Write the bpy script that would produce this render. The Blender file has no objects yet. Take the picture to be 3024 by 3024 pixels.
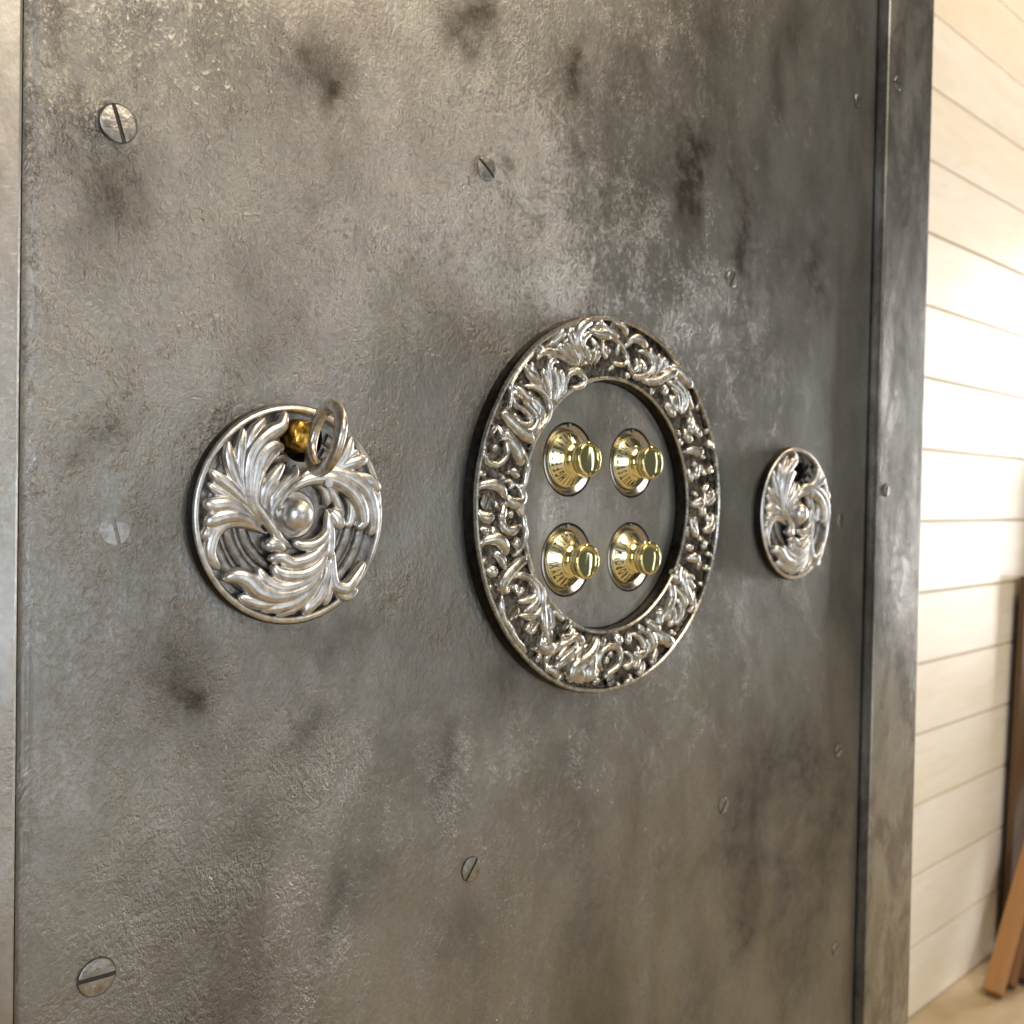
# Close-up of an antique steel safe door with cast ornaments and brass letter dials.
import bpy, bmesh, math, random
import numpy as np
from mathutils import Vector, Matrix, noise as mnoise
from mathutils import geometry as mgeo

S = bpy.context.scene
C = bpy.data.collections.new('scene'); S.collection.children.link(C)
R = math.radians
# ------------------------------------------------------------------ camera (metres; camera height is z = 0, door plane y = 0)
cd = bpy.data.cameras.new('camera'); cam = bpy.data.objects.new('camera', cd); C.objects.link(cam)
th, pi_, ro = 0.77486, 0.01829, 0.01843
f = Vector((math.sin(th)*math.cos(pi_), math.cos(th)*math.cos(pi_), -math.sin(pi_)))
rr = f.cross(Vector((0, 0, 1))).normalized(); uu = rr.cross(f)
r2 = rr*math.cos(ro)+uu*math.sin(ro); u2 = uu*math.cos(ro)-rr*math.sin(ro)
m = Matrix((( r2.x, u2.x, -f.x, 0), (r2.y, u2.y, -f.y, -0.3259), (r2.z, u2.z, -f.z, 0), (0, 0, 0, 1)))
cam.matrix_world = m
cd.sensor_fit = 'HORIZONTAL'; cd.sensor_width = 26.0; cd.lens = 26.0*0.99832
cd.clip_start = 0.01; cd.clip_end = 50
cd.dof.use_dof = True; cd.dof.focus_distance = 0.36; cd.dof.aperture_fstop = 14.0
S.camera = cam
# ------------------------------------------------------------------ light
W = bpy.data.worlds.new('World'); S.world = W; W.use_nodes = True
W.node_tree.nodes['Background'].inputs[0].default_value = (0.49, 0.465, 0.40, 1)
W.node_tree.nodes['Background'].inputs[1].default_value = 0.22
def area(name, loc, target, w, h, power, col):
    l = bpy.data.lights.new(name, 'AREA'); l.shape = 'RECTANGLE'; l.size = w; l.size_y = h; l.energy = power; l.color = col
    o = bpy.data.objects.new(name, l); C.objects.link(o); o.location = loc
    o.rotation_euler = (Vector(target)-Vector(loc)).to_track_quat('-Z', 'Y').to_euler(); return o
area('window_light', (-1.3, -2.6, 0.25), (0.3, 0, 0), 0.7, 1.3, 30, (0.84, 0.90, 1.0))
area('warm_lamp_high', (1.1, -2.2, 1.9), (0.3, 0, 0.1), 1.3, 0.9, 45, (1.0, 0.85, 0.66))
area('front_window', (1.2, -2.8, -0.35), (0.2, 0, -0.1), 1.3, 0.9, 10, (0.82, 0.90, 1.0))
area('ceiling_lamp', (2.5, -0.30, 2.3), (2.2, 0.4, 0), 0.4, 0.3, 26, (1.0, 0.70, 0.42))
area('side_window', (5.2, -0.20, 0.15), (2.0, 0.5, -0.1), 0.80, 1.9, 112, (1.0, 0.985, 0.98))
area('knob_streak_fill', (3.1, -2.9, 0.1), (0.5, 0, 0), 0.22, 1.5, 3.1, (0.96, 1.0, 0.90))  # added strip lamp: streaks in the knob faces, sheen on the door's right side
S.view_settings.view_transform = 'Standard'; S.view_settings.look = 'None'
S.view_settings.exposure = 0.0; S.view_settings.gamma = 1.0
S.render.engine = 'CYCLES'
# ------------------------------------------------------------------ helpers
def tag(o, label=None, cat=None, group=None, kind=None):
    if label: o['label'] = label
    if cat: o['category'] = cat
    if group: o['group'] = group
    if kind: o['kind'] = kind
    return o
def empty(name, loc=(0, 0, 0)):
    o = bpy.data.objects.new(name, None); o.empty_display_size = 0.01; C.objects.link(o); o.location = loc; return o
def mesh(name, verts, faces, mat, parent=None, smooth=True, loc=(0, 0, 0), mesh_only=False):
    me = bpy.data.meshes.new(name); me.from_pydata([tuple(map(float, v)) for v in verts], [], faces); me.update()
    if smooth: me.shade_smooth()
    me.materials.append(mat)
    if mesh_only: return me
    o = bpy.data.objects.new(name, me); C.objects.link(o); o.parent = parent; o.location = loc; return o
def obj(name, me, parent=None, loc=(0, 0, 0), rot=(0, 0, 0)):
    o = bpy.data.objects.new(name, me); C.objects.link(o); o.parent = parent; o.location = loc; o.rotation_euler = rot; return o
def box(name, lo, hi, mat, parent=None, bevel=0.0, seg=2):
    bm = bmesh.new(); bmesh.ops.create_cube(bm, size=1)
    lo = Vector(lo); hi = Vector(hi)
    for v in bm.verts: v.co = Vector([(lo[i]+hi[i])/2+v.co[i]*(hi[i]-lo[i]) for i in range(3)])
    if bevel: bmesh.ops.bevel(bm, geom=bm.edges[:], offset=bevel, segments=seg, profile=0.6, affect='EDGES')
    me = bpy.data.meshes.new(name); bm.to_mesh(me); bm.free(); me.materials.append(mat)
    return obj(name, me, parent)
def lathe_me(name, prof, mat, n=96, smooth=True, mod=None):
    """prof: (radius, height out of the door) in mm; axis = -Y"""
    V = []; Fc = []
    for i in range(n):
        a = 2*math.pi*i/n
        for j, (r, t) in enumerate(prof):
            k = mod(a, j, r) if mod else 1.0
            V.append((r*k*math.cos(a)*1e-3, -t*1e-3, r*k*math.sin(a)*1e-3))
    m_ = len(prof)
    for i in range(n):
        for j in range(m_-1):
            a, b, c, d = i*m_+j, i*m_+j+1, ((i+1) % n)*m_+j+1, ((i+1) % n)*m_+j
            Fc.append((a, d, c, b))
    me = mesh(name, V, Fc, mat, smooth=smooth, mesh_only=True)
    bm = bmesh.new(); bm.from_mesh(me); bmesh.ops.remove_doubles(bm, verts=bm.verts, dist=1e-7)
    bmesh.ops.recalc_face_normals(bm, faces=bm.faces); bm.to_mesh(me); bm.free()
    me.set_sharp_from_angle(angle=R(38)); return me
def catmull(P, n):
    P = [Vector(p) for p in P]
    if len(P) < 3: P = [P[0], (P[0]+P[1])/2, P[1]]
    Q = [2*P[0]-P[1]]+P+[2*P[-1]-P[-2]]
    out = []
    segs = len(P)-1
    for k in range(n+1):
        u = k/n*segs; i = min(int(u), segs-1); t = u-i
        a, b, c, d = Q[i], Q[i+1], Q[i+2], Q[i+3]
        out.append(0.5*((2*b)+(c-a)*t+(2*a-5*b+4*c-d)*t*t+(3*b-a-3*c+d)*t*t*t))
    return out
def stroke(V, Fc, pts, w, t0, t1, kind='leaf', hh=None, rnd=None):
    """a tapered, crowned lobe swept along pts (mm in the door plane); t = height above the door in mm"""
    n = 10+4*len(pts); P = catmull(pts, n); m_ = 14; base = len(V)
    L = len(P)
    for k, p in enumerate(P):
        s = k/(L-1)
        d = (P[min(k+1, L-1)]-P[max(k-1, 0)]); d = d.normalized() if d.length > 1e-6 else Vector((1, 0)); nrm = Vector((-d.y, d.x))
        if kind == 'leaf':
            g = (0.5+0.5*math.sin(min(1, s/0.62)*math.pi/2)) if s < .62 else math.sqrt(max(0.0, 1-((s-.62)/.38)**2.2))
            g = max(g, 0.03)*min(1, .3+s*6)
        else:
            g = math.sqrt(max(0.0, 1-abs(2*s-1)**7))*(0.85+0.15*math.sin(s*3.1)); g = max(g, .03)
        ww = w*g; h = (hh if hh else w*0.95)*(g**0.8)
        t = t0+(t1-t0)*s+0.35*math.sin(s*math.pi)
        for q in range(m_):
            a = 2*math.pi*q/m_; ca, sa = math.cos(a), math.sin(a)
            if sa > 0: z = h*sa**1.12*(1-(0.20*math.exp(-(ca/.20)**2) if kind == 'leaf' else 0.0))
            else: z = h*sa
            c = p+nrm*(ww*ca)
            V.append((c.x*1e-3, -(t+z)*1e-3, c.y*1e-3))
    for k in range(L-1):
        for q in range(m_):
            a = base+k*m_+q; b = base+k*m_+(q+1) % m_
            Fc.append((a, b, b+m_, a+m_))
    Fc.append(tuple(base+q for q in range(m_))[::-1]); Fc.append(tuple(base+(L-1)*m_+q for q in range(m_)))
def plate_with_holes(name, loops, t, mat, parent=None, loc=(0, 0, 0), wall=2.5):
    """flat plate: first loop the outline, the others holes; each edge folded back by wall (mm)"""
    co = []; ed = []
    for L in loops:
        b = len(co)
        for i, p in enumerate(L): co.append(Vector(p)); ed.append((b+i, b+(i+1) % len(L)))
    vs, es, fs, *_ = mgeo.delaunay_2d_cdt(co, ed, [], 1, 1e-6)
    def inside(p, L):
        c_ = False; j = len(L)-1
        for i in range(len(L)):
            if (L[i][1] > p.y) != (L[j][1] > p.y) and p.x < (L[j][0]-L[i][0])*(p.y-L[i][1])/(L[j][1]-L[i][1])+L[i][0]: c_ = not c_
            j = i
        return c_
    V = [(v.x*1e-3, -t*1e-3, v.y*1e-3) for v in vs]; Fc = []
    for fc in fs:
        cc = sum((vs[i] for i in fc), Vector((0, 0)))/len(fc)
        if inside(cc, loops[0]) and not any(inside(cc, L) for L in loops[1:]): Fc.append(tuple(fc)[::-1])
    for L in loops:
        b = len(V); n = len(L)
        for p in L: V.append((p[0]*1e-3, -t*1e-3, p[1]*1e-3))
        for p in L: V.append((p[0]*1e-3, -(t-wall)*1e-3, p[1]*1e-3))
        for i in range(n): Fc.append((b+i, b+(i+1) % n, b+n+(i+1) % n, b+n+i))
    return mesh(name, V, Fc, mat, parent, smooth=False, loc=loc)
def circle(cx, cy, r, n=64): return [(cx+r*math.cos(2*math.pi*i/n), cy+r*math.sin(2*math.pi*i/n)) for i in range(n)]
# ------------------------------------------------------------------ materials
class NT:
    def __init__(s, name):
        s.m = bpy.data.materials.new(name); s.m.use_nodes = True; s.t = s.m.node_tree; s.b = s.t.nodes['Principled BSDF']
        s.co = s.t.nodes.new('ShaderNodeTexCoord').outputs['Object']
    def n(s, typ, **k):
        nd = s.t.nodes.new(typ)
        for a, v in k.items():
            if a.startswith('_'): setattr(nd, a[1:], v)
            else: s.set(nd.inputs[a.replace('0', ' ') if a not in nd.inputs else a], v)
        return nd
    def set(s, inp, v):
        if hasattr(v, 'is_output') or isinstance(v, bpy.types.NodeSocket): s.t.links.new(v, inp)
        else: inp.default_value = v
    def scaled(s, sc):
        mp = s.t.nodes.new('ShaderNodeMapping'); s.t.links.new(s.co, mp.inputs[0]); mp.inputs['Scale'].default_value = sc; return mp.outputs[0]
    def noise(s, scale, detail=3, rough=.55, vec=None, dist=0.0, col=False, typ='FBM'):
        nd = s.t.nodes.new('ShaderNodeTexNoise'); nd.noise_type = typ
        s.set(nd.inputs['Vector'], vec if vec is not None else s.co)
        nd.inputs['Scale'].default_value = scale; nd.inputs['Detail'].default_value = detail; nd.inputs['Roughness'].default_value = rough
        nd.inputs['Distortion'].default_value = dist
        return nd.outputs[1 if col else 0]
    def ramp(s, fac, stops, interp='LINEAR'):
        nd = s.t.nodes.new('ShaderNodeValToRGB'); nd.color_ramp.interpolation = interp; s.set(nd.inputs[0], fac); e = nd.color_ramp.elements
        while len(e) < len(stops): e.new(0.5)
        for i, (p, c_) in enumerate(stops):
            e[i].position = p; e[i].color = (c_, c_, c_, 1) if isinstance(c_, (int, float)) else (*c_, 1)
        return nd.outputs[0]
    def mix(s, fac, a, b, mode='MIX'):
        nd = s.t.nodes.new('ShaderNodeMix'); nd.data_type = 'RGBA'; nd.blend_type = mode; nd.clamp_factor = True
        s.set(nd.inputs[0], fac)
        for i, v in ((6, a), (7, b)):
            s.set(nd.inputs[i], v if not isinstance(v, tuple) else ((*v, 1) if len(v) == 3 else v))
        return nd.outputs[2]
    def math(s, op, a, b=0.0, c_=0.0, clamp=False):
        nd = s.t.nodes.new('ShaderNodeMath'); nd.operation = op; nd.use_clamp = clamp
        s.set(nd.inputs[0], a); s.set(nd.inputs[1], b); s.set(nd.inputs[2], c_); return nd.outputs[0]
    def bump(s, h, strength, dist, normal=None):
        nd = s.t.nodes.new('ShaderNodeBump'); nd.inputs['Strength'].default_value = strength if not hasattr(strength, 'is_output') else 1
        if hasattr(strength, 'is_output'): s.set(nd.inputs['Strength'], strength)
        nd.inputs['Distance'].default_value = dist; s.set(nd.inputs['Height'], h)
        if normal is not None: s.set(nd.inputs['Normal'], normal)
        return nd.outputs[0]
    def attr(s, name):
        nd = s.t.nodes.new('ShaderNodeAttribute'); nd.attribute_name = name; return nd.outputs['Fac']
    def fin(s, col, metal, rough, normal=None, **k):
        b = s.b
        s.set(b.inputs['Base Color'], col if not isinstance(col, tuple) else (*col, 1)); s.set(b.inputs['Metallic'], metal); s.set(b.inputs['Roughness'], rough)
        if normal is not None: s.set(b.inputs['Normal'], normal)
        for a, v in k.items(): s.set(b.inputs[a.replace('_', ' ')], v)
        return s.m
def steel_plate(name, attrs=True, pitk=1.0, tone=1.0, weark=.3):
    t = NT(name)
    v = t.scaled((1, 1, 0.55))
    n1 = t.noise(14, 4, .6, v, .6); n2 = t.noise(45, 4, .6, v); hue = t.noise(22, 3, .55, t.scaled((1, 1, .7)), .4, col=True)
    base = t.ramp(n1, [(.30, tuple(tone*x for x in (.20, .19, .165))), (.46, tuple(tone*x for x in (.37, .362, .34))), (.62, tuple(tone*x for x in (.46, .455, .435))), (.8, tuple(tone*x for x in (.50, .49, .475)))])
    tint = t.ramp(t.noise(26, 2, .5, v, .3), [(.35, (.50, .40, .40)), (.5, (.5, .5, .5)), (.65, (.50, .50, .38))])
    base = t.mix(.16, base, tint, 'OVERLAY')
    base = t.mix(t.math('MULTIPLY', n2, .5), base, (.30*tone, .285*tone, .26*tone))
    fine = t.ramp(t.noise(420, 3, .6), [(.30, .62), (.6, 1.0)])
    base = t.mix(.35, base, fine, 'MULTIPLY')
    pm = t.ramp(t.noise(17, 3, .6, t.scaled((1.2, 1, .55)), .8), [(.42, 0.0), (.60, 1.0)])
    wear = t.ramp(t.noise(34, 7, .72, t.scaled((1, 1, .55)), .35), [(.46, 0.0), (.60, 1.0)])
    if attrs:
        st = t.attr('stain'); pit = t.attr('pit')
        br = t.math('MULTIPLY', st, t.ramp(t.noise(120, 5, .7), [(.3, .45), (.62, 1.0)]), clamp=True)
        base = t.mix(t.math('MULTIPLY', wear, .22), base, (.155, .14, .11))
        base = t.mix(br, base, (.052, .043, .034))
        pm = t.math('ADD', t.math('MULTIPLY', pit, .90), .13, clamp=True)
        pm = t.math('MULTIPLY', pm, t.ramp(t.noise(48, 5, .65, t.scaled((1, 1, .7)), .6), [(.34, .25), (.54, .65), (.68, 1.35)]))
    else:
        base = t.mix(t.math('MULTIPLY', wear, weark), base, (.085, .07, .055)); pm = t.math('MULTIPLY', pm, .35*pitk)
    # crumbs and pits left by old rust, and a fine grain over everything
    w1 = t.ramp(t.noise(640, 5, .66, t.scaled((1, 1, .75)), .2), [(.40, 0.0), (.50, .8), (.56, 1.0)])
    w2 = t.ramp(t.noise(240, 6, .68, t.scaled((1, 1, .9)), .15), [(.36, 0.0), (.44, .8), (.50, 1.0)])
    def pits(scale, lo, hi):
        vor = t.t.nodes.new('ShaderNodeTexVoronoi'); vor.inputs['Scale'].default_value = scale
        t.set(vor.inputs['Vector'], t.mix(.012, t.scaled((1, 1, .7)), t.noise(300, 2, col=True))); vor.inputs['Randomness'].default_value = 1
        return t.ramp(vor.outputs['Distance'], [(lo, 0.0), (hi, 1.0)])
    h = t.math('MULTIPLY', t.math('ADD', t.math('MULTIPLY', w1, .50), t.math('MULTIPLY', w2, .85)), pm)
    nrm = t.bump(h, 1.0, .00048*pitk)
    nrm = t.bump(t.noise(900, 3, .6, t.scaled((1, 1, .45))), .55, .00010*pitk, nrm)
    nrm = t.bump(pits(95, .04, .13), t.math('MULTIPLY', pm, 1.1, clamp=True), .0006*pitk, nrm)
    nrm = t.bump(pits(260, .05, .22), t.math('MULTIPLY', pm, .7), .0003*pitk, nrm)
    nrm = t.bump(t.noise(30, 2, .5), .5, .0010, nrm)
    ro = t.math('ADD', t.math('MULTIPLY', n2, .18), .29)
    if attrs: ro = t.math('ADD', ro, t.math('MULTIPLY', st, .12))
    return t.fin(base, 1.0, ro, nrm)
def cast_steel(name, c1, c2, rough, bump=.00012):
    t = NT(name)
    n1 = t.noise(260, 4, .6)
    geo = t.t.nodes.new('ShaderNodeNewGeometry')
    base = t.mix(t.ramp(n1, [(.35, 0.0), (.65, 1.0)]), c1, c2)
    nrm = t.bump(t.noise(1100, 3, .6), .4, bump)
    nrm = t.bump(t.noise(260, 3, .55), .5, bump*2.5, nrm)
    return t.fin(base, 1.0, t.math('ADD', t.math('MULTIPLY', n1, .2), rough-.1), nrm)
M_door = steel_plate('aged_steel_plate', tone=.82)
M_frame = steel_plate('aged_steel_frame', attrs=False, pitk=.6, tone=1.15, weark=.52)
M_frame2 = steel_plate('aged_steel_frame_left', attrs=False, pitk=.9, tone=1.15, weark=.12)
M_inner = steel_plate('aged_steel_inner_plate', attrs=False, pitk=1.0, tone=1.08)
M_ros = cast_steel('cast_silver_steel', (.46, .45, .435), (.74, .73, .71), .37, .00010)
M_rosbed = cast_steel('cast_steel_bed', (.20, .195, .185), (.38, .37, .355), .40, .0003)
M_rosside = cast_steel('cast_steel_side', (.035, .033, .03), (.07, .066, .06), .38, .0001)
M_ring = cast_steel('cast_antique_steel', (.40, .38, .345), (.70, .68, .63), .28, .00010)
M_ringbed = cast_steel('blackened_cast_bed', (.03, .027, .023), (.20, .18, .15), .32, .0006)
M_ringside = cast_steel('blackened_ring_side', (.022, .020, .018), (.055, .05, .045), .34, .0002)
M_screw = cast_steel('screw_steel', (.24, .23, .215), (.42, .405, .38), .34, .00016)
M_dark = NT('dark_gap').fin((.012, .011, .010), 0.0, .7)
M_slot = NT('grimy_slot').fin((.05, .045, .04), .6, .5)
t_ = NT('polished_brass'); nb = t_.noise(300, 2)
M_brass = t_.fin((.93, .80, .38), 1.0, t_.math('ADD', t_.math('MULTIPLY', nb, .08), .05), t_.bump(t_.noise(160, 2), .25, .00008))
t_ = NT('brushed_brass_cone'); nb = t_.noise(500, 3)
M_cone = t_.fin((.95, .88, .54), 1.0, t_.math('ADD', t_.math('MULTIPLY', nb, .12), .16), t_.bump(nb, .15, .00003))
t_ = NT('worn_brass_barrel'); nb = t_.noise(180, 4, .6, None, .8)
M_oldbrass = t_.fin(t_.ramp(nb, [(.32, (.16, .09, .025)), (.5, (.62, .36, .07)), (.7, (.86, .58, .16))]), 1.0, t_.math('ADD', t_.math('MULTIPLY', nb, .25), .18), t_.bump(nb, .8, .0006))
t_ = NT('nickel_key'); nb = t_.noise(420, 3)
M_key = t_.fin(t_.ramp(nb, [(.3, (.42, .38, .33)), (.65, (.72, .67, .60))]), 1.0, t_.math('ADD', t_.math('MULTIPLY', nb, .18), .22), t_.bump(nb, .6, .0002))
M_collar = cast_steel('collar_steel', (.40, .385, .36), (.52, .50, .48), .20, .00003)
M_ink = NT('engraved_black').fin((.015, .012, .008), 0.2, .5)

t_ = NT('knob_face_brass'); nb = t_.noise(70, 1, .4, t_.scaled((1.6, 1, .3)), .3)
M_face = t_.fin((.86, .84, .50), 1.0, .06, t_.bump(nb, .6, .0006))
ROSETTE = {
  'A': [
   ([(-9.6,-5.9),(-17.1,2.1),(-19.5,10.3),(-19.4,18.6),(-16.4,24.7),(-11.2,29.2),(-7.0,31.8),(-5.1,37.3)],2.4,5,6),
   ([(-11.4,-3.6),(-18.9,7.1),(-20.1,16.3),(-19.2,24.2),(-17.2,29.8),(-12.6,34.5)],1.8,5,5),
   ([(-12.4,-3.6),(-19.6,5.7),(-22.3,13.9),(-22.6,22.2),(-21.0,30.7)],1.7,5,4.6),
   ([(-13.3,-2.6),(-19.7,5.7),(-24.4,13.0),(-26.8,19.3),(-27.1,26.1)],1.9,5,4.2),
   ([(-14.0,-3.1),(-19.8,3.9),(-25.5,8.9),(-30.5,12.4),(-33.9,15.7)],1.8,5,4.6),
   ([(-14.5,-3.5),(-20.8,2.9),(-26.9,6.1),(-31.9,8.7),(-34.6,10.9)],1.3,5,4.6),
   ([(-14.6,-4.0),(-21.9,1.1),(-28.0,3.4),(-32.9,3.3),(-36.6,4.4)],2.2,5,5),
   ([(-13.5,-4.9),(-20.9,-1.2),(-26.9,-0.3),(-32.4,-1.6),(-36.2,-3.6)],2.2,5,5),
   ([(-11.1,-6.9),(-18.5,-3.5),(-25.6,-2.6),(-30.6,-4.8),(-33.0,-9.3),(-32.9,-14.2),(-28.9,-19.5)],1.9,5,4),
   ([(-30.3,-2.1),(-34.1,-5.2),(-35.8,-9.0)],1.5,5,4.5),
   ([(-11.8,-3.5),(-17.2,5.8),(-16.3,16.4),(-12.3,23.5),(-5.3,24.3)],2.4,5.3,6),
   ([(-9.7,-5.4),(-16.7,4.8),(-17.3,12.2),(-14.8,17.8),(-11.2,21.7),(-7.4,22.3)],2.2,5.3,6),
   ([(-8.0,-6.9),(-13.0,2.1),(-13.1,8.6),(-10.0,13.3),(-5.5,19.1)],2.0,5.3,6),
   ([(-6.2,-3.6),(-10.0,2.1),(-8.5,7.2),(-4.3,11.6),(-1.0,14.5),(0.0,18.3)],1.6,5,5.4),
   ([(-4.4,-10.7),(-9.4,-3.6),(-10.0,2.1),(-7.4,5.8),(-3.6,7.3)],1.4,5,5.4),
   ([(-0.9,-12.2),(-6.4,-8.8),(-9.7,-4.5),(-15.1,2.1),(-19.3,7.1)],1.5,5.6,5.8),
   ([(-2.8,-13.2),(-8.3,-11.1),(-13.3,-10.8)],1.9,5,5.5),
  ],
  'B': [
   ([(13.6,2.1),(13.8,-5.7),(9.2,-10.5),(2.4,-11.3),(-0.9,-9.4)],1.5,6,5.4),
   ([(14.2,-2.3),(13.2,-9.6),(7.5,-15.3),(-0.9,-17.5),(-6.4,-15.4),(-11.5,-15.9)],1.8,6,5.6),
   ([(13.7,-7.2),(11.6,-16.9),(4.8,-21.5),(-1.9,-22.2),(-6.8,-21.1),(-9.6,-17.6)],2.0,6,5.6),
   ([(13.3,-12.1),(9.4,-21.2),(1.6,-25.3),(-6.1,-26.3),(-12.1,-23.7),(-15.6,-18.4)],2.0,6,5.4),
   ([(13.5,-14.5),(8.4,-24.1),(-0.5,-28.5),(-9.2,-29.0),(-15.6,-26.8),(-19.8,-22.8),(-24.4,-21.3),(-28.6,-22.4)],2.5,6,5),
   ([(13.3,-19.5),(5.4,-27.9),(-3.0,-30.8),(-12.1,-31.7),(-17.9,-30.4),(-22.6,-28.3)],1.8,5.4,4.8),
   ([(14.1,-17.0),(8.5,-25.6),(1.8,-30.6),(-5.9,-33.0),(-14.4,-33.6)],1.9,6,5),
   ([(14.2,-19.5),(9.7,-27.1),(4.1,-31.7),(-2.0,-34.7),(-7.4,-36.4)],1.4,6,4.8),
   ([(15.2,-14.6),(13.6,-23.4),(10.3,-30.1),(6.3,-33.8),(3.8,-37.0)],1.9,6,5),
   ([(15.5,-12.1),(15.4,-22.0),(14.3,-29.3),(13.2,-34.2)],1.6,6,5),
   ([(15.7,-9.7),(15.9,-19.6),(17.2,-26.5),(22.6,-27.8),(26.8,-24.0),(31.9,-18.1)],2.0,6,5),
   ([(16.2,-19.6),(18.8,-28.6),(23.6,-30.9),(29.0,-28.2)],1.7,5.6,4.5),
   ([(13.6,1.7),(14.9,-4.7),(14.7,-12.1),(13.6,-17.0)],1.3,6.2,6.2),
  ],
  'C': [
   ([(-4.4,6.4),(0.5,10.7),(7.8,13.3),(15.9,13.0),(23.7,9.1),(28.1,3.7),(29.5,-2.9),(26.4,-5.4)],2.2,5,6),
   ([(-1.8,8.3),(4.8,14.6),(13.4,15.8),(23.5,14.1),(31.0,9.3),(34.2,2.7),(35.0,-4.0),(33.2,-8.5)],2.4,5,4.6),
   ([(19.3,15.0),(28.4,14.3),(34.7,11.9),(38.5,8.9)],1.9,5,4.6),
   ([(28.5,10.2),(34.1,7.3),(38.7,2.2)],1.7,5,4.6),
   ([(11.5,15.3),(18.5,19.0),(22.0,24.0),(24.0,30.1)],2.0,5,5),
   ([(12.1,15.3),(19.7,18.0),(26.3,20.2),(32.2,21.7)],2.1,5,5),
   ([(15.1,16.9),(22.2,21.6),(28.2,24.3)],1.5,5,4.6),
   ([(15.6,11.5),(21.6,8.6),(25.3,3.6),(24.8,-2.9),(21.8,-4.1)],1.5,4.6,4),
   ([(12.1,10.9),(16.2,8.5),(19.3,3.6),(21.8,-1.4)],1.4,4.6,4),
   ([(8.5,11.8),(12.6,9.5),(14.4,6.0),(13.9,3.1)],1.3,4.8,4),
   ([(14.6,2.1),(18.2,-1.3),(19.4,-5.8)],2.0,5,5.4),
   ([(-4.5,-0.3),(-6.2,4.0),(-3.5,8.3),(2.5,12.7)],1.3,5,5),
  ],
}
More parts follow.
